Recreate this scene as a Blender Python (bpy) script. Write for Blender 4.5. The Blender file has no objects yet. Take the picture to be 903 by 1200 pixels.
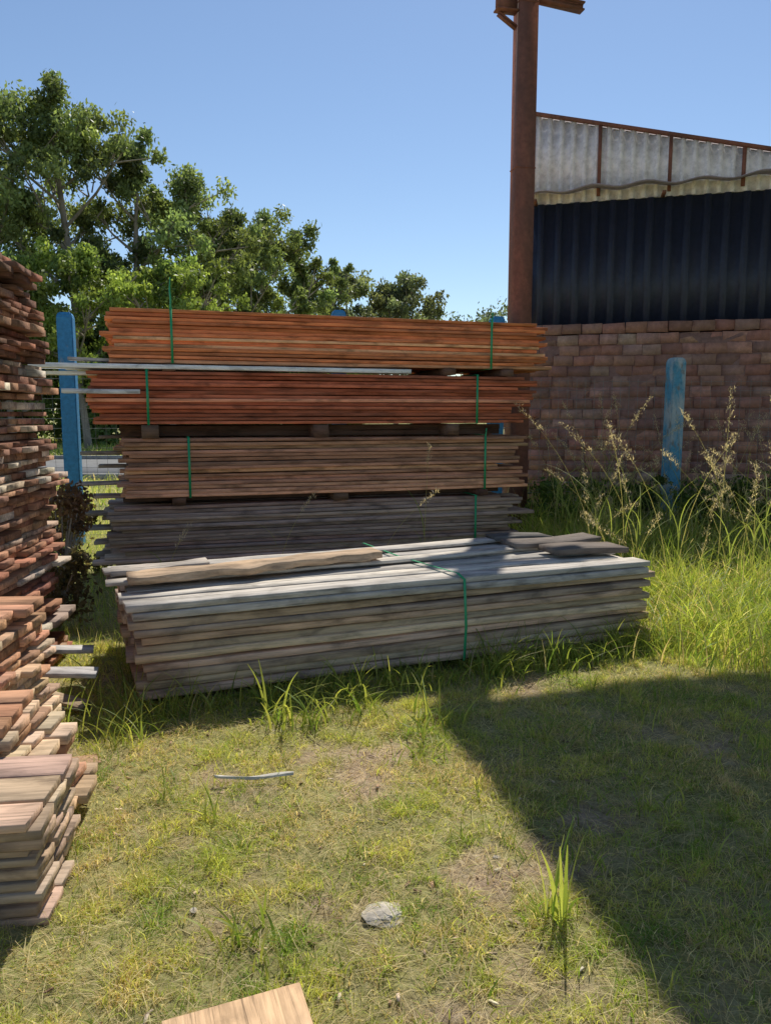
import bpy, math, random, bmesh
import numpy as np
from mathutils import Vector, Matrix, noise
random.seed(7); rng=np.random.default_rng(7)
S=bpy.context.scene
S.view_settings.view_transform='Standard'; S.view_settings.look='None'; S.view_settings.exposure=0

# ---------------------------------------------------------------- helpers
def link(o,parent=None):
    S.collection.objects.link(o)
    if parent: o.parent=parent
    return o
def empty(name,loc=(0,0,0),rz=0):
    o=bpy.data.objects.new(name,None); o.location=loc; o.rotation_euler=(0,0,rz); o.empty_display_size=.2
    return link(o)
def mesh_np(name,verts,faces,mat,cols=None,parent=None,loc=(0,0,0),rz=0,smooth=False):
    verts=np.asarray(verts,dtype=np.float32); faces=np.asarray(faces,dtype=np.int32)
    me=bpy.data.meshes.new(name); k=faces.shape[1]
    me.vertices.add(len(verts)); me.vertices.foreach_set('co',verts.ravel())
    me.loops.add(faces.size); me.loops.foreach_set('vertex_index',faces.ravel())
    me.polygons.add(len(faces))
    me.polygons.foreach_set('loop_start',np.arange(0,faces.size,k,dtype=np.int32))
    me.polygons.foreach_set('loop_total',np.full(len(faces),k,dtype=np.int32))
    if smooth: me.polygons.foreach_set('use_smooth',np.ones(len(faces),dtype=bool))
    me.update(calc_edges=True); me.validate()
    if cols is not None:
        a=me.attributes.new('col','FLOAT_COLOR','POINT')
        c=np.ones((len(verts),4),dtype=np.float32); c[:,:3]=cols
        a.data.foreach_set('color',c.ravel())
    me.materials.append(mat)
    o=bpy.data.objects.new(name,me); o.location=loc; o.rotation_euler=(0,0,rz)
    return link(o,parent)

class MB:
    def __init__(s): s.v=[];s.f=[];s.c=[]
    def add(s,vs,fs,col):
        b=len(s.v); s.v+= [tuple(v) for v in vs]
        s.f+=[tuple(i+b for i in f) for f in fs]; s.c+=[tuple(col)]*len(vs)
    def box(s,lo,hi,col=(1,1,1),M=None,ch=0.0,jit=0):
        x0,y0,z0=lo;x1,y1,z1=hi
        vs=[Vector(p) for p in ((x0,y0,z0),(x1,y0,z0),(x1,y1,z0),(x0,y1,z0),(x0,y0,z1),(x1,y0,z1),(x1,y1,z1),(x0,y1,z1))]
        if jit: vs=[v+Vector((random.uniform(-jit,jit),random.uniform(-jit,jit),random.uniform(-jit,jit))) for v in vs]
        if M: vs=[M@v for v in vs]
        s.add(vs,[(0,3,2,1),(4,5,6,7),(0,1,5,4),(1,2,6,5),(2,3,7,6),(3,0,4,7)],col)
    def board(s,x0,x1,yc,zc,w,t,col,yaw=0,n=8,warp=.004,cup=0,tilt=0,wav=.003):
        c=min(.10*t,.003); hw=w/2; ht=t/2
        sec=[(-hw+c,-ht),(hw-c,-ht),(hw,-ht+c),(hw,ht-c),(hw-c,ht),(-hw+c,ht),(-hw,ht-c),(-hw,-ht+c)]
        L=x1-x0; ph=random.uniform(0,6.28); ph2=random.uniform(0,6.28); a=random.uniform(.4,1)*warp; vs=[]
        roll=random.uniform(-.01,.01)+tilt
        e0=random.uniform(-.006,.006);e1=random.uniform(-.006,.006)
        for i in range(n+1):
            u=i/n; x=x0+L*u; dz=a*math.sin(ph+u*4.5); dy=a*1.2*math.sin(ph2+u*4)+yaw*(u-.5)*L
            for k,(y,z) in enumerate(sec):
                wy=wav*noise.noise(Vector((x*5,ph*9+(3 if y>0 else 0),k//4)))
                xx=x
                if i==0: xx+=e0*(y/hw)
                if i==n: xx+=e1*(y/hw)
                vs.append((xx,yc+dy+y*math.cos(roll)-z*math.sin(roll)+wy,zc+dz+z*math.cos(roll)+y*math.sin(roll)+wy*.4))
        fs=[]
        for i in range(n):
            for k in range(8):
                k2=(k+1)%8
                fs.append((i*8+k,i*8+k2,(i+1)*8+k2,(i+1)*8+k))
        e=n*8
        for b,r in ((0,1),(e,0)):
            q=[(0,1,2,7),(7,2,3,6),(6,3,4,5)]
            for f in q:
                f=[b+j for j in f]; 
                fs.append(tuple(f[::-1]) if r else tuple(f))
        s.add(vs,fs,col)
    def xform(s,M,start=0):
        for i in range(start,len(s.v)): s.v[i]=tuple(M@Vector(s.v[i]))
    def tube(s,pts,rad,col,n=7):
        vs=[];fs=[]
        for i,p in enumerate(pts):
            p=Vector(p); d=(Vector(pts[min(i+1,len(pts)-1)])-Vector(pts[max(i-1,0)])).normalized()
            a=d.cross(Vector((0.31,1,0.17))).normalized(); b=d.cross(a)
            for k in range(n):
                t=2*math.pi*k/n; vs.append(p+(a*math.cos(t)+b*math.sin(t))*rad[i])
        for i in range(len(pts)-1):
            for k in range(n): fs.append((i*n+k,i*n+(k+1)%n,(i+1)*n+(k+1)%n,(i+1)*n+k))
        s.add(vs,fs,col)
    def obj(s,name,mat,parent=None,loc=(0,0,0),rz=0,smooth=False):
        return mesh_np(name,s.v,s.f,mat,np.array(s.c),parent,loc,rz,smooth)

# ---------------------------------------------------------------- materials
def newmat(name):
    m=bpy.data.materials.new(name); m.use_nodes=True; nt=m.node_tree; nt.nodes.clear()
    out=nt.nodes.new('ShaderNodeOutputMaterial'); b=nt.nodes.new('ShaderNodeBsdfPrincipled')
    nt.links.new(b.outputs[0],out.inputs[0]); return m,nt,b,out
def N(nt,t,**kw):
    n=nt.nodes.new(t)
    for k,v in kw.items():
        if k in n.inputs: n.inputs[k].default_value=v
        else: setattr(n,k,v)
    return n
def ramp(nt,fac,stops):
    r=nt.nodes.new('ShaderNodeValToRGB'); e=r.color_ramp.elements
    while len(e)<len(stops): e.new(.5)
    for i,(p,c) in enumerate(stops):
        e[i].position=p; e[i].color=(c,c,c,1) if isinstance(c,(int,float)) else (*c,1)
    nt.links.new(fac,r.inputs[0]); return r.outputs[0]
def mul(nt,a,b,fac=1.0,mode='MULTIPLY'):
    m=nt.nodes.new('ShaderNodeMix'); m.data_type='RGBA'; m.blend_type=mode
    for sock,v in ((m.inputs[6],a),(m.inputs[7],b),(m.inputs[0],fac)):
        if hasattr(v,'node'): nt.links.new(v,sock)
        elif isinstance(v,(int,float)): sock.default_value=v
        else: sock.default_value=(*v,1)
    return m.outputs[2]
def coord(nt,scale=(1,1,1),attrshift=False):
    tc=nt.nodes.new('ShaderNodeTexCoord'); mp=nt.nodes.new('ShaderNodeMapping'); mp.inputs['Scale'].default_value=scale
    nt.links.new(tc.outputs['Object'],mp.inputs[0])
    if attrshift:
        at=N(nt,'ShaderNodeAttribute',attribute_name='col')
        sc=N(nt,'ShaderNodeVectorMath',operation='SCALE'); sc.inputs['Scale'].default_value=137.0
        nt.links.new(at.outputs['Color'],sc.inputs[0]); nt.links.new(sc.outputs[0],mp.inputs['Location'])
    return mp.outputs[0]
def noise_n(nt,vec,scale,detail=6,rough=.6,dist=0):
    n=N(nt,'ShaderNodeTexNoise'); n.inputs['Scale'].default_value=scale; n.inputs['Detail'].default_value=detail
    n.inputs['Roughness'].default_value=rough; n.inputs['Distortion'].default_value=dist
    nt.links.new(vec,n.inputs['Vector']); return n.outputs['Fac']
def bump(nt,b,h,strength,dist=.01):
    bp=N(nt,'ShaderNodeBump'); bp.inputs['Strength'].default_value=strength; bp.inputs['Distance'].default_value=dist
    nt.links.new(h,bp.inputs['Height']); nt.links.new(bp.outputs[0],b.inputs['Normal'])

def wood(name,weather=0.3,gcol=(.40,.365,.33)):
    m,nt,b,_=newmat(name)
    at=N(nt,'ShaderNodeAttribute',attribute_name='col')
    v=coord(nt,(1.2,22,22),True); g=noise_n(nt,v,2.2,8,.65,.4)
    v2=coord(nt,(2.5,6,6),True); p=noise_n(nt,v2,1.3,5,.6,.5)
    v3=coord(nt,(.8,60,60),True); cr=noise_n(nt,v3,1.5,4,.7)
    c=mul(nt,at.outputs['Color'],ramp(nt,g,[(.28,.5),(.5,1.0),(.72,1.3)]))
    c=mul(nt,c,ramp(nt,p,[(.32,.5),(.5,1.0),(.75,1.25)]))
    c=mul(nt,c,ramp(nt,cr,[(.30,.25),(.40,1.0)]),.85)
    vo=N(nt,'ShaderNodeTexVoronoi'); nt.links.new(coord(nt,(1.6,9,9),True),vo.inputs['Vector']); vo.inputs['Scale'].default_value=1.0
    c=mul(nt,c,ramp(nt,vo.outputs['Distance'],[(.05,.3),(.13,1.0)]),.7)
    grey=mul(nt,c,gcol,ramp(nt,noise_n(nt,coord(nt,(1,4,4),True),1.1,4),[(.40,0.0),(.62,weather)]),'MIX')
    nt.links.new(grey,b.inputs['Base Color']); b.inputs['Roughness'].default_value=.9
    b.inputs['Specular IOR Level'].default_value=.08
    bump(nt,b,g,.5,.006); return m
M_wood=wood('sawn_wood',.10,(.42,.34,.28)); M_woodgrey=wood('weathered_wood',.22)
M_woody=wood('sawn_offcut_wood',.08,(.36,.27,.21))

def painted(name,col,rust=(.16,.06,.03),amt=(.55,.68),rough=.5,scale=3,metal=0,bs=.1,alt=None):
    m,nt,b,_=newmat(name)
    v=coord(nt,(1,1,.35)); n1=noise_n(nt,v,scale,8,.65); n2=noise_n(nt,coord(nt),scale*7,6,.7)
    c=mul(nt,col,ramp(nt,n2,[(.3,.7),(.6,1.1)]))
    c=mul(nt,c,rust,ramp(nt,n1,[(amt[0],0.0),(amt[1],.9)]),'MIX')
    if alt: c=mul(nt,c,alt,ramp(nt,noise_n(nt,coord(nt,(1,1,.6)),scale*2.3,7,.7),[(.55,0.0),(.62,.8)]),'MIX')
    nt.links.new(c,b.inputs['Base Color']); b.inputs['Roughness'].default_value=rough; b.inputs['Metallic'].default_value=metal
    bump(nt,b,n2,bs,.004); return m
M_rust=painted('rusty_steel',(.25,.10,.07),(.10,.055,.045),(.45,.7),.8,2.5,0,.4)
M_blue=painted('blue_painted_post',(.03,.23,.50),(.25,.30,.33),(.58,.66),.6,3,0,.3)
M_blueworn=painted('worn_blue_post',(.08,.30,.46),(.46,.50,.50),(.46,.58),.7,4,0,.4,alt=(.20,.18,.15))
M_white=painted('white_painted_sheet',(.92,.89,.95),(.62,.55,.50),(.60,.85),.5,1.6,0,.05)
M_navy=painted('navy_painted_sheet',(.020,.026,.050),(.035,.04,.06),(.5,.8),.5,2,0,.05)
M_fib=painted('fibre_cement_sheet',(.56,.56,.60),(.36,.36,.38),(.5,.7),.85,3,0,.2)
M_awn=painted('grey_awning_sheet',(.42,.38,.52),(.30,.27,.34),(.5,.7),.7,3,0,.1)
M_wire=painted('galvanised_wire',(.25,.26,.26),(.12,.08,.05),(.5,.7),.5,8,.5,.1)
M_conc=painted('concrete',(.30,.29,.27),(.15,.14,.12),(.45,.7),.9,2,0,.3)
M_asph=painted('asphalt',(.16,.16,.16),(.11,.105,.10),(.5,.7),.9,1,0,.3)
M_strap,nt,b,_=newmat('green_strap'); b.inputs['Base Color'].default_value=(.02,.34,.14,1); b.inputs['Roughness'].default_value=.35

def brickmat():
    m,nt,b,_=newmat('clay_brick')
    at=N(nt,'ShaderNodeAttribute',attribute_name='col'); v=coord(nt)
    n1=noise_n(nt,v,14,8,.7); n2=noise_n(nt,v,1.2,5,.6)
    c=mul(nt,at.outputs['Color'],ramp(nt,n1,[(.3,.6),(.7,1.25)]))
    c=mul(nt,c,(.26,.15,.12),ramp(nt,n2,[(.38,0.1),(.65,.65)]),'MIX')
    nt.links.new(c,b.inputs['Base Color']); b.inputs['Roughness'].default_value=.95; b.inputs['Specular IOR Level'].default_value=.1; bump(nt,b,n1,.7,.01); return m
M_brick=brickmat()
def stonemat():
    m,nt,b,_=newmat('stone'); v=coord(nt); n=noise_n(nt,v,25,8,.7)
    c=mul(nt,(.56,.50,.41),ramp(nt,n,[(.3,.5),(.65,1.1)])); nt.links.new(c,b.inputs['Base Color']); b.inputs['Roughness'].default_value=.95
    b.inputs['Specular IOR Level'].default_value=.1
    bump(nt,b,n,.8,.01); return m
M_stone=stonemat()
def leafmat(name,trans=.4,tint=(1.3,1.35,.5)):
    m,nt,b,out=newmat(name); at=N(nt,'ShaderNodeAttribute',attribute_name='col')
    nt.links.new(at.outputs['Color'],b.inputs['Base Color']); b.inputs['Roughness'].default_value=.5; b.inputs['Specular IOR Level'].default_value=.3
    tr=N(nt,'ShaderNodeBsdfTranslucent'); nt.links.new(mul(nt,at.outputs['Color'],tint),tr.inputs[0])
    mx=N(nt,'ShaderNodeMixShader'); mx.inputs[0].default_value=trans
    nt.links.new(b.outputs[0],mx.inputs[1]); nt.links.new(tr.outputs[0],mx.inputs[2]); nt.links.new(mx.outputs[0],out.inputs[0]); return m
M_leaf=leafmat('tree_leaves',.45,(1.4,1.45,.8)); M_grass=leafmat('grass_blades',.5,(1.6,1.5,.9))
M_bark=painted('bark',(.34,.29,.24),(.18,.15,.12),(.45,.65),.9,3,0,.5)

def groundmat():
    m,nt,b,_=newmat('ground_soil'); at=N(nt,'ShaderNodeAttribute',attribute_name='col'); v=coord(nt)
    n1=noise_n(nt,v,35,10,.75); n2=noise_n(nt,v,7,8,.7); n3=noise_n(nt,v,1.1,5,.6)
    dirt=ramp(nt,n1,[(.3,(.20,.13,.08)),(.5,(.46,.34,.23)),(.7,(.64,.51,.37))])
    gr=ramp(nt,n1,[(.3,(.13,.13,.04)),(.5,(.36,.34,.13)),(.7,(.56,.51,.26))])
    c=mul(nt,gr,dirt,at.outputs['Fac'],'MIX')
    c=mul(nt,c,ramp(nt,n2,[(.3,.6),(.7,1.2)])); c=mul(nt,c,ramp(nt,n3,[(.3,.85),(.7,1.15)]))
    nt.links.new(c,b.inputs['Base Color']); b.inputs['Roughness'].default_value=1; b.inputs['Specular IOR Level'].default_value=.1
    bump(nt,b,n1,.9,.025); return m
M_ground=groundmat()

# ---------------------------------------------------------------- ground
def dirtf(x,y):
    d=noise.noise(Vector((x*1.7+3,y*1.7,0)))+.8*noise.noise(Vector((x*4.5,y*4.5,5)))+.7*noise.noise(Vector((x*12,y*12,2)))
    d=d*1.05-.17
    for (cx,cy,rx,ry,a) in ((-.02,3.40,.16,.30,.9),(.33,2.5,.22,.17,.9),(-.75,2.75,.24,.17,.6),(-.9,3.1,.15,.15,.4),(.45,2.0,.2,.12,.6),(-.55,2.2,.15,.1,.4),(-.2,2.35,.15,.08,.4),(.55,1.75,.25,.12,.6),(-.3,3.0,.2,.1,.3)):
        d+=a*math.exp(-((x-cx)/rx)**2-((y-cy)/ry)**2)
    if y>4.6: d-=.3
    if y>12: d=-.3
    return min(1,max(0,d*1.4))
def gz(x,y):
    if y>14 or abs(x)>9: return 0.0
    return .02*noise.noise(Vector((x*.9,y*.9,1)))+.012*noise.noise(Vector((x*4,y*4,7)))
u=np.linspace(-1,1,260); xs=np.sinh(u*8.2)/np.sinh(8.2)*1500
v=np.linspace(-.55,1,290); ys=3+np.sinh(v*7.8)/np.sinh(7.8)*2500
X,Y=np.meshgrid(xs,ys); gv=np.zeros((X.size,3)); gv[:,0]=X.ravel(); gv[:,1]=Y.ravel()
gc=np.zeros((X.size,3))
for i in range(X.size):
    x,y=gv[i,0],gv[i,1]
    if abs(x)<12 and -3<y<16:
        gv[i,2]=gz(x,y); gc[i,:]=dirtf(x,y)
nx=len(xs); ny=len(ys); ii,jj=np.meshgrid(np.arange(nx-1),np.arange(ny-1)); k=(jj*nx+ii).ravel()
mesh_np('ground',gv,np.stack([k,k+1,k+nx+1,k+nx],1),M_ground,gc,smooth=True)
mb=MB(); mb.box((-200,19,-.1),(200,27,.012),(1,1,1)); 
road=mb.obj('road',M_asph)
mb=MB(); mb.box((-200,18.75,-.1),(200,18.98,.13),(1,1,1)); mb.box((-200,27.02,-.1),(200,27.25,.13),(1,1,1)); mb.obj('kerb',M_conc)

# ---------------------------------------------------------------- grass
def blades(base,h,w,col,lean,segs=2,yaw=None,dirn=None):
    n=len(base); yaw=rng.uniform(0,2*np.pi,n) if yaw is None else yaw
    dirn=rng.uniform(0,2*np.pi,n) if dirn is None else dirn
    side=np.stack([np.cos(yaw),np.sin(yaw),np.zeros(n)],1); ld=np.stack([np.cos(dirn),np.sin(dirn),np.zeros(n)],1)
    V=np.zeros((n,segs+1,2,3))
    for k in range(segs+1):
        t=k/segs; c=base+ld*(lean*h*t**2)[:,None]; c[:,2]+=h*(t-.35*np.minimum(lean,1.6)*t**2.2)
        ww=w*(max(1-t,0.03)**.6)*(.7+.6*min(t*3,1)*.5)
        V[:,k,0]=c-side*(ww/2)[:,None]; V[:,k,1]=c+side*(ww/2)[:,None]
    V=V.reshape(-1,3); b=np.arange(n)[:,None]*(segs+1)*2; F=[]
    for k in range(segs): F.append(b+np.array([[2*k,2*k+1,2*k+3,2*k+2]]))
    F=np.concatenate(F,0); C=np.repeat(col,(segs+1)*2,axis=0); return V,F,C
def join(parts):
    V=[];F=[];C=[];o=0
    for v,f,c in parts: V.append(v);F.append(f+o);C.append(c);o+=len(v)
    return np.concatenate(V),np.concatenate(F),np.concatenate(C)
def gcol(n,dry=.3,bright=1.0,hue=None):
    g1=np.array([.19,.32,.05]);g2=np.array([.58,.60,.15]);d1=np.array([.80,.70,.42]);d2=np.array([.52,.40,.22])
    t=rng.random((n,1)) if hue is None else np.clip(hue[:,None]+rng.normal(0,.25,(n,1)),0,1)
    c=g1*(1-t)+g2*t; dm=rng.random(n)<dry; t2=rng.random((n,1)); dc=d1*(1-t2)+d2*t2
    c[dm]=dc[dm]; return np.clip(c*bright*rng.uniform(.75,1.25,(n,1)),0,.9)
def scatter(n,x0,x1,y0,y1,keep):
    P=np.stack([rng.uniform(x0,x1,n),rng.uniform(y0,y1,n),np.zeros(n)],1); m=np.zeros(n,bool)
    for i in range(n):
        x,y=P[i,0],P[i,1]
        if y>0 and abs(x)>.62*y+.5: continue
        if random.random()<keep(x,y): m[i]=True; P[i,2]=gz(x,y)-.004
    return P[m]
def inlow(x,y):
    dx,dy=x+1.33,y-4.01; a=dx*.928+dy*.372; b=-dx*.372+dy*.928; return 0<a<3.4 and .1<b<1.2
parts=[]
def clump(x,y): return .38+1.5*noise.noise(Vector((x*9,y*9,9)))+.8*noise.noise(Vector((x*26,y*26,3)))+.6*noise.noise(Vector((x*2,y*2,3)))
P=scatter(480000,-2.4,3.2,1.2,5.2,lambda x,y:0 if inlow(x,y) else max(.03,(1-1.2*dirtf(x,y)))*min(1,max(.08,clump(x,y))))
n=len(P); hs=np.array([1+1.2*noise.noise(Vector((p[0]*6,p[1]*6,4))) for p in P])
hue=np.array([.68+1.3*noise.noise(Vector((p[0]*3.5,p[1]*3.5,14))) for p in P])
h=rng.uniform(.014,.055,n)*hs
dry=np.clip([.32+.7*noise.noise(Vector((p[0]*2.3,p[1]*2.3,24))) for p in P],.05,.85)
parts.append(blades(P,h,rng.uniform(.0025,.0062,n),gcol(n,dry,1.0,hue),rng.uniform(.2,1.7,n),2))
P=scatter(60000,-2.2,3.0,1.2,4.6,lambda x,y:.7); n=len(P); P[:,2]+=.006
parts.append(blades(P,rng.uniform(.015,.06,n),rng.uniform(.0015,.0035,n),gcol(n,.92),rng.uniform(2,3.5,n),2))
P=scatter(110000,-6,7.5,4.8,11.8,lambda x,y:0 if inlow(x,y) else .8); n=len(P)
parts.append(blades(P,rng.uniform(.04,.15,n),rng.uniform(.003,.008,n),gcol(n,.15),rng.uniform(.1,1.2,n),2))
P=scatter(30000,-30,20,11.5,18.5,lambda x,y:.8 if (x<2 or y>14) else 0); n=len(P)
parts.append(blades(P,rng.uniform(.08,.3,n),rng.uniform(.012,.03,n),gcol(n,.2),rng.uniform(.1,1.0,n),2))
P=np.stack([rng.uniform(-45,10,30000),rng.uniform(27.4,46,30000),np.zeros(30000)],1)
parts.append(blades(P,rng.uniform(.1,.4,30000),rng.uniform(.03,.07,30000),gcol(30000,.15),rng.uniform(.1,1.0,30000),2))
V,F,C=join(parts); mesh_np('grass',V,F,M_grass,C)

def tuft(cx,cy,nb,h0,h1,wd,spread,dry=.05,bright=.72,lean=(.2,1.2)):
    n=nb; P=np.stack([cx+rng.normal(0,spread,n),cy+rng.normal(0,spread,n),np.full(n,gz(cx,cy)-.01)],1)
    return blades(P,rng.uniform(h0,h1,n),rng.uniform(wd*.6,wd,n),gcol(n,dry,bright),rng.uniform(*lean,n),6)
parts=[]
parts.append(tuft(.53,2.25,8,.2,.38,.022,.014,0,.9,(.1,.8)))
for (x,y,nb,h0,h1,w,sp) in ((.53,2.25,12,.06,.18,.015,.03),(-.42,2.18,34,.05,.17,.016,.06),(-.28,2.02,20,.05,.14,.012,.05),(-.12,2.0,14,.04,.12,.010,.04),
    (-.52,3.82,40,.08,.38,.018,.08),(-.35,3.80,26,.08,.36,.018,.06),(-.15,4.0,28,.08,.38,.016,.08),(.22,3.78,44,.08,.30,.017,.09),(.2,3.45,36,.05,.18,.014,.07),(-.68,2.85,10,.08,.22,.012,.02),
    (-.95,3.05,20,.05,.18,.009,.05),(-1.3,3.55,50,.1,.3,.01,.12),(-1.45,3.9,60,.1,.35,.012,.15),(-1.6,4.4,50,.1,.4,.012,.15),(-.1,2.6,14,.03,.09,.009,.05),
    (.75,2.6,30,.05,.14,.009,.12),(1.1,3.1,40,.06,.18,.010,.15),(.9,3.6,40,.06,.18,.010,.15),(1.5,3.9,50,.06,.2,.010,.15),(.45,3.05,24,.05,.14,.01,.08),
    (1.8,3.4,40,.06,.2,.010,.15),(1.3,2.5,40,.05,.15,.010,.12),(-.7,2.45,14,.04,.12,.01,.06),(-.45,2.75,16,.04,.11,.009,.06),(.1,2.2,12,.03,.1,.009,.05),(.25,1.85,14,.03,.1,.009,.05),(.65,1.9,20,.03,.1,.009,.08)):
    parts.append(tuft(x,y,nb,h0,h1,w,sp))
for i in range(200):
    t=random.uniform(-.1,3.6); x=-1.33+.928*t+random.uniform(-.05,.15); y=4.01+.372*t-random.uniform(.03,.30)
    parts.append(tuft(x,y,random.randint(10,22),.05,.12+.20*random.random()**2+(.08 if t>2.0 else 0),.012,.06))
for i in range(300):
    x=random.uniform(-1.2,2.8); y=random.uniform(1.7,4.4); parts.append(tuft(x,y,9,.025,.085 if x<.4 else .15,.0075,.035))
V,F,C=join(parts); mesh_np('weed_tufts',V,F,M_grass,C)

parts=[]
for i in range(700):
    x=random.uniform(1.6,6.8); y=random.uniform(5.3 if x>2.2 else 7.2,11.1); 
    if abs(x)>.62*y+.4: continue
    far=(y-5.5)/5; parts.append(tuft(x,y,26,.12,.32+.65*far*random.random()+.22*random.random(),.013,.14,dry=.15,bright=.95,lean=(.1,1.0)))
for i in range(190):
    x=random.uniform(1.95,3.8); y=random.uniform(4.7,6.6); parts.append(tuft(x,y,24,.1,.46,.013,.13,dry=.12,bright=1.0))
V,F,C=join(parts); mesh_np('tall_grass',V,F,M_grass,C)
parts=[]
def seedstem(x,y,h,lean,dr,sc=1.0,head=.16):
    col=np.array([[.46,.43,.20]]); b=np.array([[x,y,-.01]]); hh=np.array([h]); ln=np.array([lean]); dd=np.array([dr])
    for yw in (0,1.57): parts.append(blades(b,hh,np.array([.007]),col,ln,10,yaw=np.array([yw]),dirn=dd))
    m=int(80*sc); t=rng.uniform(1-head/h*1.3,1.0,m); ld=np.array([math.cos(dr),math.sin(dr),0])
    c=b+ld*(lean*h*t**2)[:,None]; c[:,2]+=h*(t-.35*min(lean,1.6)*t**2.2); c+=rng.normal(0,.016*sc,(m,3))*np.array([1,1,.8])
    parts.append(blades(c,rng.uniform(.015,.045,m),rng.uniform(.003,.008,m),np.array([[.68,.58,.42]])*rng.uniform(.7,1.2,(m,1)),rng.uniform(.3,1.8,m),2))
    for j in range(3):
        parts.append(blades(np.array([[x,y,h*random.uniform(.05,.45)]]),np.array([h*.4]),np.array([.013]),np.array([[.28,.34,.09]]),np.array([random.uniform(.5,1.3)]),6))
for i in range(130):
    x=random.uniform(1.9,6.0); y=random.uniform(6.0,10.6)
    if x/y>.56 or x/y<.2: continue
    seedstem(x,y,random.uniform(.8,2.0),random.uniform(.1,.7),random.uniform(0,6.28),1.0,random.uniform(.14,.34))
for (x,y,h,l,d) in ((-.1,6.5,1.15,.5,0.2),(-.95,6.6,1.05,.35,.4),(.35,6.9,1.35,.06,1),(-1.85,6.3,.75,.3,.5),(1.95,8.0,1.55,.3,.3),(2.4,8.5,1.9,.25,2.6),(2.2,7.4,1.3,.5,2.9),(3.3,6.2,1.35,.5,2.8),(3.6,6.6,1.55,.5,2.5),(3.1,6.0,1.1,.7,.2),(3.0,6.6,1.5,.4,2.9),(3.5,7.0,1.7,.4,.2),(2.15,8.4,1.8,.2,.4)):
    seedstem(x,y,h,l,d,.8,.16)
V,F,C=join(parts); mesh_np('seed_head_grass',V,F,M_grass,C)

def leafcloud(cs,rs,nl,size,cols,droop=.3,flat=.8):
    out=[]
    for c,r,co in zip(cs,rs,cols):
        n=nl; d=rng.normal(0,1,(n,3)); d/=np.linalg.norm(d,axis=1)[:,None]; rad=r*rng.uniform(.05,1,(n,1))**.6*rng.choice([1,1,1.4],(n,1))
        p=np.array(c)+d*rad*np.array([1,1,flat])
        a=rng.normal(0,1,(n,3)); a[:,2]-=droop*2; a/=np.linalg.norm(a,axis=1)[:,None]
        b=np.cross(a,rng.normal(0,1,(n,3))); b/=np.linalg.norm(b,axis=1)[:,None]
        s=size*rng.uniform(.6,1.3,(n,1)); V=np.stack([p-a*s*.5,p+b*s*.24,p+a*s*.5,p-b*s*.24],1).reshape(-1,3)
        F=np.arange(n)[:,None]*4+np.array([[0,1,2,3]])
        C=np.repeat(np.array(co)*rng.uniform(.6,1.4,(n,1)),4,axis=0); out.append((V,F,C))
    return join(out)
def shrub(name,x,y,r,h,col,size=.06,nc=14,nl=160):
    cs=[];rs=[];co=[]; par=empty(name,(0,0,0)); mb=MB()
    for i in range(nc):
        a=random.uniform(0,6.28); q=r*random.random()**.5*.8; z=random.uniform(.12,1)*h
        c=(x+math.cos(a)*q,y+math.sin(a)*q,z); cs.append(c); rs.append(r*random.uniform(.2,.42)); k=random.uniform(.6,1.4); co.append([u*k for u in col])
        mb.tube([(x,y,0),((x+c[0])/2,(y+c[1])/2,z*.6),c],[.012,.008,.004],(.5,.4,.3),5)
    mb.obj('stems',M_bark,par); V,F,C=leafcloud(cs,rs,nl,size,co); mesh_np('leaves',V,F,M_leaf,C,par)
shrub('dry_shrub',-2.75,6.4,.32,.95,(.16,.09,.055),.05,18,130)
shrub('dry_shrub',-3.2,7.6,.4,.7,(.14,.11,.05),.06,14,130)
shrub('dry_shrub',-2.45,5.6,.3,.6,(.13,.10,.05),.05,14,130)
for (x,y,r,h) in ((2.3,9.9,.5,.7),(3.0,10.2,.45,.6),(4.1,9.6,.6,.8),(4.9,9.2,.6,.9),(5.3,8.4,.5,.7),(3.35,9.9,.35,.75)):
    shrub('wild_shrub',x,y,r,h,(.10,.16,.04),.07)

# ---------------------------------------------------------------- lumber stacks
def vary(c,a=.15):
    k=random.uniform(1-a,1+a); return tuple(min(1,max(.004,q*k*random.uniform(.94,1.06))) for q in c)
def strap(mb,x,z0,z1,y0,y1,w=.022,tilt=0,loose=0):
    t=.003
    mb.box((x,y0-t-.012,z0),(x+w,y0-.012,z1+.01),(1,1,1)); mb.box((x,y0-.012,z1+.01),(x+w,y1,z1+.013),(1,1,1))
    mb.box((x,y1,z0),(x+w,y1+t,z1+.01),(1,1,1)); mb.box((x,y0-.012,z0-.004),(x+w,y1,z0-.001),(1,1,1))
    if loose:
        pts=[(x+.01,y0-.014,z1),(x+.012,y0-.03,z1+.08),(x+.006,y0-.02,z1+loose*.6),(x+.014,y0-.025,z1+loose)]
        mb.tube(pts,[.009,.009,.008,.005],(1,1,1),4)
back=empty('lumber_stack',(-2.52,7.0,0),math.radians(16.9))
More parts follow.
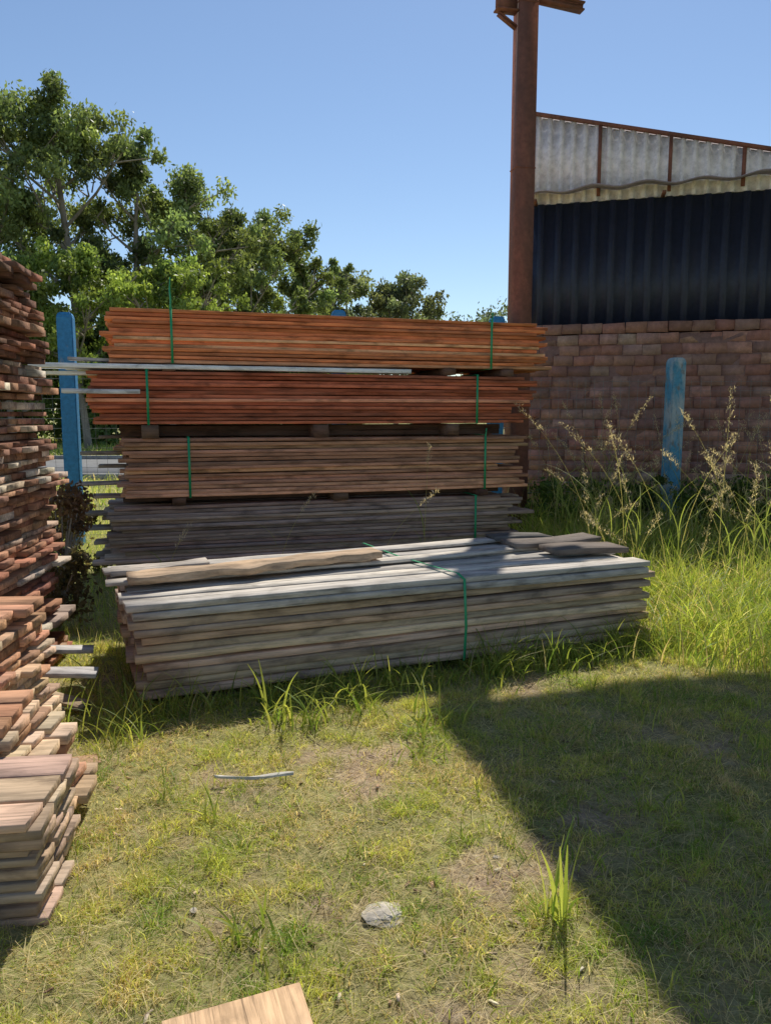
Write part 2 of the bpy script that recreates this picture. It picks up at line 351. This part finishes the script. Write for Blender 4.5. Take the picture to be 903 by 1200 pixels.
def bundle(name,x0,x1,z0,z1,colf,t=.03,depth=1.05,straps=(),jend=.06,mat=M_wood):
    mb=MB(); nl=max(1,round((z1-z0)/t)); tt=(z1-z0)/nl
    for l in range(nl):
        y=random.uniform(-.024,.020)
        zz=z0+(l+.5)*tt
        a=random.gauss(0,jend*.5); b=random.gauss(0,jend*.9)
        if random.random()<.15: b-=random.uniform(.05,.25)
        while y<depth-.05:
            w=random.uniform(.14,.24)
            mb.board(x0+a+random.gauss(0,jend*.3),x1+b+random.gauss(0,jend*.4),y+w/2,zz,w,tt*random.uniform(.78,.97),vary(colf(l/nl),.28),random.uniform(-.003,.003),8,.005)
            y+=w+.006
    mb.obj(name,mat,back)
    ms=MB()
    for (sx,lo) in straps: strap(ms,sx,z0,z1,-.025,depth+.03,loose=lo)
    if ms.v: ms.obj(name+'_straps',M_strap,back)
red=lambda u:(.74,.235,.095) if random.random()<.65 else ((.58,.165,.07) if random.random()<.6 else (.82,.42,.23))
red2=lambda u:(.58,.165,.08) if random.random()<.65 else ((.42,.115,.06) if random.random()<.6 else (.70,.32,.18))
mid=lambda u:(.57,.30,.18) if random.random()<.6 else ((.42,.23,.14) if random.random()<.5 else (.66,.36,.21))
old=lambda u:(.38,.27,.21) if random.random()<.6 else (.46,.35,.28)
bundle('bundle_top',.06,4.42,2.06,2.54,red,.034,straps=((.58,.28),(3.75,.05)))
bundle('bundle_upper',-.12,4.22,1.50,1.985,red2,.034,straps=((.35,0),(3.6,0)))
bundle('bundle_middle',.12,4.15,.82,1.37,mid,.036,straps=((.70,0),(3.7,.05)))
bundle('bundle_lower',-.02,4.05,.18,.74,old,.036,straps=((3.6,0),),jend=.1,mat=M_woodgrey)
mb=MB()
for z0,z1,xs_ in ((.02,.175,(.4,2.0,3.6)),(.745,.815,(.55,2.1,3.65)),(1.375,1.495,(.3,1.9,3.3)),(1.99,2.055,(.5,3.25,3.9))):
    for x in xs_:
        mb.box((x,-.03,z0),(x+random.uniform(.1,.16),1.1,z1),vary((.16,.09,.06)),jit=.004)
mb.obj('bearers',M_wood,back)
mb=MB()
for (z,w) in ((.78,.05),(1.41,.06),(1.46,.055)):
    for y in (.35,.6,.95): mb.board(.1,4.0,y,z,.2,w*.9,(.12,.07,.05))  # dark boards added inside the bundle gaps so they read as shaded
mb.obj('gap_shade_boards',M_wood,back)
mb=MB()
mb.board(-.62,2.9,.08,2.022,.22,.040,(.88,.88,.87),.0,8,.004); mb.board(-.35,1.6,.33,2.02,.22,.034,(.75,.73,.70))
mb.board(-.62,.35,.15,1.962,.2,.032,(.8,.8,.78)) ; mb.board(-.36,.3,.05,1.80,.2,.04,(.78,.78,.78)); mb.board(-.30,.3,.1,2.085,.16,.025,(.5,.45,.4))
for i in range(9): mb.board(-.22+random.uniform(-.08,.15),.5,.2+random.uniform(0,.5),.25+i*.14,.2,.03,vary((.3,.24,.2),.4),random.uniform(-.1,.1))
mb.obj('pale_boards',M_woodgrey,back)

low=empty('low_lumber_stack',(-1.33,4.02,0),math.radians(21.9))
mb=MB(); nl=10; z=.05; dep=1.28
cl=[(.54,.38,.26),(.60,.44,.30),(.46,.33,.23),(.38,.28,.21),(.68,.49,.33),(.54,.35,.22)]
for l in range(nl):
    t=random.uniform(.043,.050); y=random.uniform(-.035,.035); zz=z+t/2
    a=-.08*(l/nl)+random.gauss(0,.02)+.03; b=random.gauss(0,.025)
    top=(l==nl-1)
    while y<dep-.08:
        w=random.uniform(.15,.22)
        c=vary(random.choice(cl) if not top else random.choice([(.56,.52,.46),(.50,.46,.41),(.62,.56,.49)]),.15)
        mb.board(a+random.gauss(0,.03),3.42+b+random.gauss(0,.045),y+w/2,zz,w,t*random.uniform(.80,.95),c,random.uniform(-.009,.009),12,.006,wav=.007)
        y+=w+random.uniform(.004,.02)
    z+=t+random.uniform(.0,.005)
ztop=z
mb.obj('plank_layers',M_woodgrey,low)
mb=MB()
for (x0,x1,y,w,t,c,yaw) in ((-.06,3.42,.07,.17,.035,(.55,.50,.44),.004),(-.08,3.3,.27,.16,.033,(.63,.57,.49),-.012),(-.03,3.46,.47,.18,.035,(.46,.42,.37),.015),(.0,3.42,.68,.17,.034,(.58,.52,.46),-.01),(-.12,3.40,.88,.16,.035,(.50,.46,.41),.02),(-.1,3.5,1.09,.18,.034,(.60,.55,.49),-.004)):
    mb.board(x0,x1,y,z+t/2+.003,w,t,c,yaw,14,.007,wav=.008)
for (x0,x1,y,w,c,yaw) in ((-.14,3.2,.98,.15,(.56,.51,.45),.06),(-.14,2.9,.58,.13,(.62,.56,.48),.05)):
    mb.board(x0,x1,y,z+.062,w,.020,c,yaw,14,.006,wav=.01)
mb.obj('top_planks',M_woodgrey,low)
mb=MB(); mb.board(-.02,1.62,.52,z+.105,.2,.045,(.50,.36,.24),.13,30,.010,wav=.04); mb.board(-.1,.5,.76,z+.09,.17,.03,(.42,.37,.32),.1,8,.01,wav=.02)
mb.obj('rough_slab',M_wood,low)
mb=MB(); mb.board(2.85,3.42,.36,z+.085,.26,.04,(.15,.12,.10),-.1,8,.01); mb.board(2.7,3.5,.72,z+.085,.24,.035,(.18,.15,.13),.06,8,.01); mb.board(2.75,3.2,1.0,z+.085,.2,.03,(.14,.13,.12),-.15)
mb.obj('dark_offcuts',M_woodgrey,low)
mb=MB()
for x in (.35,1.7,3.1): mb.box((x,.08,-.03),(x+.1,1.25,.05),(.15,.11,.08),jit=.004)
mb.obj('bearers',M_woodgrey,low)
mb=MB(); sx=1.95
pts=[(sx+.0,-.048,.05),(sx+.01,-.048,ztop*.5),(sx-.005,-.048,ztop+.03),(sx-.03,-.0,ztop+.065),(sx-.06,.3,ztop+.055),(sx-.14,.7,ztop+.06),(sx-.2,1.25,ztop+.07)]
vs=[];fs=[]
for i,p in enumerate(pts): vs+=[(p[0]-.009,p[1],p[2]),(p[0]+.009,p[1],p[2]),(p[0]+.009,p[1]-.002,p[2]+.002),(p[0]-.009,p[1]-.002,p[2]+.002)]
for i in range(len(pts)-1):
    for k in range(4): fs.append((i*4+k,i*4+(k+1)%4,i*4+4+(k+1)%4,i*4+4+k))
mb.add(vs,fs,(1,1,1)); mb.obj('strap',M_strap,low)

def pile(name,loc,rz,W,D,H,cols,t=.03,jx=.07,taper=None,wr=(.10,.2),yawj=.03):
    par=empty(name,loc,rz); mb=MB(); z=0.0
    while z<H:
        tt=random.choice([t*.8,t,t*1.25]); y=random.uniform(-.03,.02)
        lim=taper(z/H) if taper else 0
        lj=random.gauss(0,jx)*.75; lc=random.choice(cols(z/H)); 
        while y<D:
            w=random.uniform(*wr); x1=-lim+lj+random.gauss(0,jx)*.35+(random.uniform(0,.07) if random.random()<.08 else 0)
            u=z/H; c=vary(lc if random.random()<.65 else random.choice(cols(u)),.25)
            mb.board(-W,x1,y+w/2,z+tt/2,w,tt*.9,c,random.uniform(-yawj,yawj),5,.002,wav=.003)
            y+=w+random.uniform(0,.02)
        z+=tt+random.choice([0,.002,.006,.012])
    mb.obj('boards',M_woody,par); return par
tallc=lambda u:[(.30,.13,.08),(.22,.11,.07),(.34,.19,.12),(.17,.09,.06)] if u>.75 else ([(.42,.23,.15),(.50,.36,.27),(.28,.15,.10),(.58,.48,.39),(.36,.19,.12),(.24,.12,.08)] if u>.3 else [(.38,.18,.11),(.44,.27,.18),(.28,.13,.09),(.5,.4,.32)])
pile('offcut_lumber_pile',(-1.98,3.78,0),math.radians(6),1.1,1.1,2.50,tallc,.036,.05,lambda u:.07*abs(math.sin(u*7))+.05*(u>.8),(.14,.24))
cb=lambda u:[(.58,.38,.24),(.56,.31,.19),(.64,.47,.32),(.48,.25,.15)]
pile('offcut_lumber_pile',(-1.60,3.12,0),math.radians(3),.9,.5,.70,cb,.034,.03,lambda u:.10*u)
pile('offcut_lumber_pile',(-1.24,2.70,0),math.radians(6),.9,.34,.42,cb,.034,.05,lambda u:.20*max(0,u-.3))
cg=lambda u:[(.46,.33,.24),(.50,.36,.25),(.40,.29,.21)]
pile('offcut_lumber_pile',(-1.08,2.22,0),math.radians(8),1.0,.34,.37,cg,.030,.018,lambda u:0,(.14,.18),.01)
par=empty('scattered_board',(0,0,0)); mb=MB()
for (x,y,L,w,a,c,z) in ((-1.95,4.3,.5,.1,.3,(.5,.48,.45),.25),(-1.75,4.0,.3,.1,-.4,(.4,.3,.2),.06),(-1.7,3.9,.35,.12,.2,(.45,.42,.4),.25),(-1.45,3.3,.3,.1,.6,(.42,.26,.16),.02)):
    s0=len(mb.v); mb.board(-L/2,L/2,0,0,w,.025,c,0,4,.003); mb.xform(Matrix.Translation((x,y,z))@Matrix.Rotation(a,4,'Z')@Matrix.Rotation(.08,4,'Y'),s0)
mb.obj('boards',M_wood,par)
mb=MB()
for i in range(240):
    x=random.uniform(-1.3,1.2); y=random.uniform(1.7,4.0); L=random.uniform(.005,.018); c=random.choice([(.5,.38,.25),(.35,.22,.14),(.6,.5,.38),(.25,.16,.1)])
    M=Matrix.Translation((x,y,gz(x,y)+random.uniform(.004,.012)))@Matrix.Rotation(random.uniform(0,6.3),4,'Z')@Matrix.Rotation(random.uniform(-.4,.4),4,'X')
    mb.box((-L,-L*.3,-.0015),(L,L*.3,.0015),vary(c,.3),M=M,jit=.002)
mb.obj('wood_chips',M_wood)
mb=MB(); mb.board(0,1.3,0,0,.36,.035,(.66,.44,.26),0,10,.004)
o=mb.obj('sawn_plank',M_wood,None,(-.40,1.83,.06),0); o.rotation_euler=(0,0,math.radians(-70))
mb=MB(); mb.board(-.17,.17,0,0,.014,.010,(.62,.58,.50),0,14,.006,wav=.014); o=mb.obj('wood_stick',M_woodgrey,None,(-.57,3.17,.036),.06)
bm=bmesh.new(); bmesh.ops.create_icosphere(bm,subdivisions=4,radius=1)
for vtx in bm.verts:
    c=vtx.co; f=1+.35*noise.noise(c*1.3)+.12*noise.noise(c*4); vtx.co=Vector((c.x*.07*f,c.y*.055*f,c.z*.020*f))
me=bpy.data.meshes.new('stone'); bm.to_mesh(me); bm.free(); me.materials.append(M_stone)
o=bpy.data.objects.new('stone',me); o.location=(.0,2.27,.008); link(o)
for (x,y,s) in ((-.62,2.3,.22),(.4,2.6,.2)):
    o=bpy.data.objects.new('stone',me); o.location=(x,y,.008); o.scale=(s,s*.9,s); o.rotation_euler=(0,0,x*7); link(o)

# ---------------------------------------------------------------- fence
def post(name,x,y,h,mat,w=.17):
    bm=bmesh.new(); bmesh.ops.create_cube(bm,size=1)
    for vt in bm.verts: vt.co=Vector((vt.co.x*w,vt.co.y*w,(vt.co.z+.5)*h))
    top=[f for f in bm.faces if f.normal.z>.9]; bmesh.ops.inset_region(bm,faces=top,thickness=w*.18)
    for f in top:
        for vt in f.verts: vt.co.z+=.05
    bmesh.ops.bevel(bm,geom=[e for e in bm.edges],offset=.012,segments=2,affect='EDGES')
    me=bpy.data.meshes.new(name); bm.to_mesh(me); bm.free(); me.materials.append(mat)
    o=bpy.data.objects.new(name,me); o.location=(x,y,-.02); o.rotation_euler=(0,0,.2); link(o)
post('blue_fence_post',-3.80,9.35,2.76,M_blue,.18)
post('blue_fence_post',-.58,9.7,2.83,M_blue,.17)
post('blue_fence_post',1.38,9.75,2.76,M_blue,.17)
post('blue_fence_post',3.83,10.3,2.30,M_blueworn,.19)
post('blue_fence_post',-7.4,9.0,2.76,M_blue,.18)
mb=MB()
def seg(a,b,r=.0022):
    mb.tube([a,b],[r,r],(1,1,1),4)
pl=[(-7.4,9.1),(-3.80,9.45),(-.58,9.8),(1.38,9.85),(3.83,10.42),(6.5,9.9)]
for (a,b_) in zip(pl[:-1],pl[1:]):
    L=math.dist(a,b_); n=int(L/.12)
    for z in np.arange(.1,2.05,.12): seg((a[0],a[1],z),(b_[0],b_[1],z))
    for i in range(n):
        u=i/n; x=a[0]+(b_[0]-a[0])*u; y=a[1]+(b_[1]-a[1])*u; seg((x,y,.05),(x,y,2.05))
mb.obj('wire_fence',M_wire)

# ---------------------------------------------------------------- pillar, and out-of-view canopy shaped to cast the ground shadow
can=empty('steel_canopy',(1.70,10.0,0),math.radians(14))
mb=MB()
def ibeam_v(mb,x,y,z0,z1,w=.27,d=.2,t=.022):
    mb.box((x-w/2,y-d/2,z0),(x+w/2,y-d/2+t,z1)); mb.box((x-w/2,y+d/2-t,z0),(x+w/2,y+d/2,z1)); mb.box((x-t/2,y-d/2+t,z0),(x+t/2,y+d/2-t,z1))
def ibeam(mb,p,q,h=.22,w=.14,t=.018):
    p=Vector(p);q=Vector(q);d=q-p;L=d.length; M=Matrix.Translation(p)@d.to_track_quat('X','Z').to_matrix().to_4x4()
    for lo,hi in (((0,-w/2,-h/2),(L,w/2,-h/2+t)),((0,-w/2,h/2-t),(L,w/2,h/2)),((0,-t/2,-h/2+t),(L,t/2,h/2-t))): mb.box(lo,hi,M=M)
mb.box((-.12,-.1,-.1),(.12,.1,7.35)); 
for z in np.arange(.8,7,1.9): mb.box((-.127,-.107,z),(.127,.107,z+.012))
ibeam(mb,(-.40,-.02,6.50),(-.125,-.02,6.50),.22); ibeam(mb,(.125,-.02,6.60),(.74,-.02,6.55),.10,.12)
ibeam(mb,(-.36,0,6.37),(-.125,0,6.23),.05,.05)
mb.obj('pillar',M_rust,can)
mb=MB(); ibeam_v(mb,9.0,0,-.1,7.35); ibeam_v(mb,0.3,-12.5,-.1,7.35); ibeam_v(mb,9,-12.5,-.1,7.35); mb.obj('pillars_rear',M_rust,can)
mb=MB(); ibeam(mb,(-.0,0,7.47),(9.3,0,7.47)); ibeam(mb,(-.0,-12.5,7.47),(9.3,-12.5,7.47)); ibeam(mb,(.08,.3,7.70),(.08,-12.7,7.70)); ibeam(mb,(9,.3,7.70),(9,-12.7,7.70))
mb.box((0,-.03,7.56),(9.2,.03,7.92))  # plate added to close the slit where sun passed under the roof sheet
for y in list(np.arange(-12,0,1.7))+[.36]: ibeam(mb,(.1,y,7.86),(9.2,y,7.86),.1,.06,.01)
mb.obj('roof_beams',M_rust,can)
def corr(x0,x1,pitch,depth,prof='trap'):
    pts=[];x=x0
    if prof=='trap':
        while x<x1:
            for dx,d in ((0,0),(pitch*.55,0),(pitch*.65,depth),(pitch*.9,depth)): pts.append((x+dx,d))
            x+=pitch
    else:
        while x<x1: pts.append((x,depth*.5*math.sin(2*math.pi*(x-x0)/pitch))); x+=pitch/8
    return pts
def sheet(name,pts,f0,f1,mat,parent,thick=0.003):
    vs=[];fs=[]
    for (x,d) in pts: vs+=[f0(x,d),f1(x,d)]
    for i in range(len(pts)-1): fs.append((2*i,2*i+2,2*i+3,2*i+1))
    o=mesh_np(name,[tuple(v) for v in vs],fs,mat,np.ones((len(vs),3)),parent); 
    md=o.modifiers.new('s','SOLIDIFY'); md.thickness=thick; return o
pts=[(.0+p[0],p[1]) for p in corr(0,9.6,.2,.04)]
sheet('roof_sheet',pts,lambda x,d:(x,.48,7.93+d),lambda x,d:(x,-13,7.93+d),M_fib,can)

# ---------------------------------------------------------------- brick wall
ang=math.atan2(-.9,3.4)
wall=empty('brick_wall',(1.85,11.95,0),ang)
mb=MB(); ch=.155; bl=.30
for r in range(19):
    x=-.02-(r%2)*bl*.5+random.uniform(-.03,.03); 
    while x<11:
        z0=r*ch-.03+.008*math.sin(x*.8+r); l=bl*random.uniform(.86,1.1)
        if r==18 and random.random()<.04: x+=l; continue
        c=vary(random.choice([(.56,.28,.21),(.50,.25,.19),(.60,.33,.25),(.44,.22,.17),(.54,.35,.28),(.38,.22,.18)]),.13); py=random.uniform(-.016,.012)
        if r==18: c=tuple(q*.8 for q in c)
        mb.box((x+.003,-.09+py,z0+.005+random.uniform(-.003,.003)),(x+l-.004,.06,z0+ch-.005+random.uniform(-.003,.003)),c,jit=.009); x+=l
mb.obj('bricks',M_brick,wall)
mb=MB(); mb.box((0,-.080,-.1),(11,.055,18*ch-.045),(.34,.20,.16)); mb.obj('mortar',M_brick,wall)

# ---------------------------------------------------------------- shed
shed=empty('metal_shed',(2.16,12.15,0),ang)
ztl,zsl=6.02,-.235
tz=lambda x:ztl+zsl*x
sheet('white_cladding',corr(0,9,.17,.035),lambda x,d:(x,-.02-d,4.72),lambda x,d:(x,-.02-d,tz(x)),M_white,shed)
sheet('blue_cladding',corr(0,9,.26,.05),lambda x,d:(x,.0-d,2.3),lambda x,d:(x,.0-d,4.72),M_navy,shed)
mb=MB()
for i in range(6):
    x=.02+i*.98; mb.box((x,-.085,4.78 if i else 4.0),(x+.05,-.058,tz(x)-.01))
Mx=Matrix.Translation((0,-.09,ztl))@Matrix.Rotation(math.atan(-zsl),4,'Y')
mb.box((-.05,-.01,-.01),(9.2,.06,.035),M=Mx)
mb.obj('rusty_trim',M_rust,shed)
mb=MB(); 
mb.box((.02,.06,0),(9,.1,4.7)); mb.box((0.02,.1,0),(.06,7,4.7)); mb.box((.02,.1,4.7),(.06,7,tz(0)-.05)); mb.obj('side_and_inner_wall',M_navy,shed)
sheet('roof',corr(0,7,.18,.04,'sin'),lambda x,d:(0,-.04+x,tz(0)-.03+d),lambda x,d:(9,-.04+x,tz(9)-.03+d),M_fib,shed)
sheet('awning',corr(-.0,9,.75,.06,'sin'),lambda x,d:(x,-.06,4.86+.012*x+d*.9),lambda x,d:(x+.0,-.38,4.78+.035*x+d+.03*math.sin(x*1.7)),M_awn,shed,.008)
mb=MB(); 
for x in (.1,1.9,3.8,5.7): mb.box((x,-.34,4.70),(x+.05,-.05,4.73))
mb.obj('awning_frame',M_rust,shed)
mb=MB(); mb.box((-.12,-.1,3.0),(-.02,.1,3.6),(.5,.5,.5)); mb.box((-.12,-.1,3.62),(-.02,.1,3.75),(.3,.3,.3)); mb.obj('meter_box',M_conc,shed)

# ---------------------------------------------------------------- trees
def tree(name,x,y,H,R,seed,nlimb=16,nl=420,size=.34,col=(.17,.22,.095),base=.22,droop=.5):
    random.seed(seed); par=empty(name,(x,y,0)); mb=MB(); cs=[];rs=[];co=[]
    n=9; tp=[];rd=[]; bx=random.uniform(-.04,.04)*H; by=random.uniform(-.04,.04)*H
    for i in range(n):
        u=i/(n-1); tp.append(Vector((bx*u**2+.15*math.sin(u*5+seed),by*u**2,u*H*.9))); rd.append(.018*H*(1-u*.88)+.02)
    mb.tube(tp,rd,(1,1,1),8)
    for i in range(nlimb):
        u=base+(1-base)*(i+random.random()*.8)/nlimb; k=min(n-2,int(u*(n-1))); p=tp[k].lerp(tp[k+1],u*(n-1)-k) if u<1 else tp[-1]
        a=i*2.4+random.uniform(-.6,.6); prof=math.sin(math.pi*min(1,max(.08,(u-base)/(1-base)*.75+.22)))**.7
        L=R*prof*random.uniform(.6,1.2); up=random.uniform(.35,1.1)
        q=p+Vector((math.cos(a)*L,math.sin(a)*L,L*up)); m_=p.lerp(q,.5)+Vector((0,0,-.08*L))
        mb.tube([p,m_,q],[.009*H*(1-u*.6),.006*H*(1-u*.6),.03],(1,1,1),6)
        k0=random.uniform(.6,1.35)
        for j in range(random.randint(5,7)):
            t=random.uniform(.45,1.15); c=p.lerp(q,t)+Vector((random.gauss(0,.20*L),random.gauss(0,.20*L),random.gauss(0,.18*L)))
            mb.tube([p.lerp(q,t*.7),c],[.05,.015],(1,1,1),4)
            cs.append(c); rs.append(R*random.uniform(.10,.22)); kk=k0*random.uniform(.7,1.35); w=random.uniform(0,.35); co.append([col[0]*kk*(1+w),col[1]*kk*(1+w*.5),col[2]*kk])
    for j in range(8):
        cs.append(tp[-1]+Vector((random.gauss(0,.12*R),random.gauss(0,.12*R),random.uniform(-.1,.1)*H))); rs.append(R*random.uniform(.10,.2)); co.append(col)
    mb.obj('trunk_and_limbs',M_bark,par); V,F,C=leafcloud(cs,rs,nl,size,co,droop,.9); mesh_np('foliage',V,F,M_leaf,C,par)
tree('eucalyptus_tree',-19.6,40,18.4,4.0,31,22,170,.26)
tree('eucalyptus_tree',-16.0,41,18.8,3.6,32,24,180,.26)
tree('eucalyptus_tree',-13.4,43,16.8,3.2,33,21,170,.26)
tree('eucalyptus_tree',-11.2,45,15.2,3.4,34,20,170,.26)
tree('eucalyptus_tree',-9.8,48,14.2,3.4,35,19,165,.27)
tree('eucalyptus_tree',-8.0,52,14.4,3.4,36,19,165,.29)
tree('eucalyptus_tree',-6.0,58,13.2,3.2,37,16,155,.31)
tree('eucalyptus_tree',-23.5,43,18,4.5,17,16,140,.30)
tree('broadleaf_tree',-3.4,75,15.6,4.2,18,13,130,.42,(.17,.20,.12),.3)
tree('broadleaf_tree',1.0,78,15.0,4.6,19,13,130,.42,(.17,.20,.12),.3)
tree('broadleaf_tree',-10.3,37,8.5,2.8,20,14,160,.22,(.20,.27,.08),.2)
tree('broadleaf_tree',-13.6,35,9.0,2.8,21,14,160,.22,(.21,.28,.08),.2)
tree('broadleaf_tree',-16.8,35,8.6,2.8,22,14,160,.22,(.18,.25,.08),.2)
random.seed(5)
cs=[];rs=[];co=[]
for i in range(420):
    x=random.uniform(-30,-2); y=37+random.uniform(0,8)+max(0,(x+14))*1.2; top=5.5+2.5*noise.noise(Vector((x*.3,0,0)))
    cs.append((x,y,random.random()**.8*top)); rs.append(random.uniform(.7,1.5)); k=random.uniform(.5,1.4); co.append((.15*k,.21*k,.07*k))
for i in range(560):
    x=random.uniform(-12,60); y=random.uniform(88,105); top=13.6+3.0*noise.noise(Vector((x*.16,3,0)))+1.8*noise.noise(Vector((x*.6,9,0)))
    cs.append((x,y,random.random()**.55*top)); rs.append(random.uniform(.9,2.0)); k=random.uniform(.6,1.3); co.append((.16*k,.19*k,.13*k))
V,F,C=leafcloud(cs,rs,95,.5,co); mesh_np('distant_tree_line',V,F,M_leaf,C)

# ---------------------------------------------------------------- light
E=math.radians(50.5); az=math.radians(12.2)
Sd=Vector((math.sin(az)*math.cos(E),math.cos(az)*math.cos(E),math.sin(E)))
l=bpy.data.lights.new('sun','SUN'); l.energy=5.0; l.angle=math.radians(.5); l.color=(1,.95,.85)
o=bpy.data.objects.new('sun',l); o.rotation_euler=Sd.to_track_quat('Z','Y').to_euler(); o.location=(0,0,20); link(o)
wd=bpy.data.worlds.new('World'); S.world=wd; wd.use_nodes=True; nt=wd.node_tree; nt.nodes.clear()
sk=nt.nodes.new('ShaderNodeTexSky'); sk.sky_type='NISHITA'; sk.sun_disc=False; sk.sun_elevation=E; sk.sun_rotation=az
sk.air_density=1.0; sk.dust_density=.1; sk.ozone_density=2.4
bg=nt.nodes.new('ShaderNodeBackground'); bg.inputs[1].default_value=.12; ow=nt.nodes.new('ShaderNodeOutputWorld')
nt.links.new(sk.outputs[0],bg.inputs[0]); nt.links.new(bg.outputs[0],ow.inputs[0])
# ---------------------------------------------------------------- camera
cam=bpy.data.cameras.new('camera'); cam.sensor_fit='VERTICAL'; cam.sensor_height=36; cam.lens=36*900/1200
cam.clip_end=6000; cam.clip_start=.05
o=bpy.data.objects.new('camera',cam); o.location=(0,0,1.6); o.rotation_euler=(math.radians(90-7.3),0,0); link(o); S.camera=o
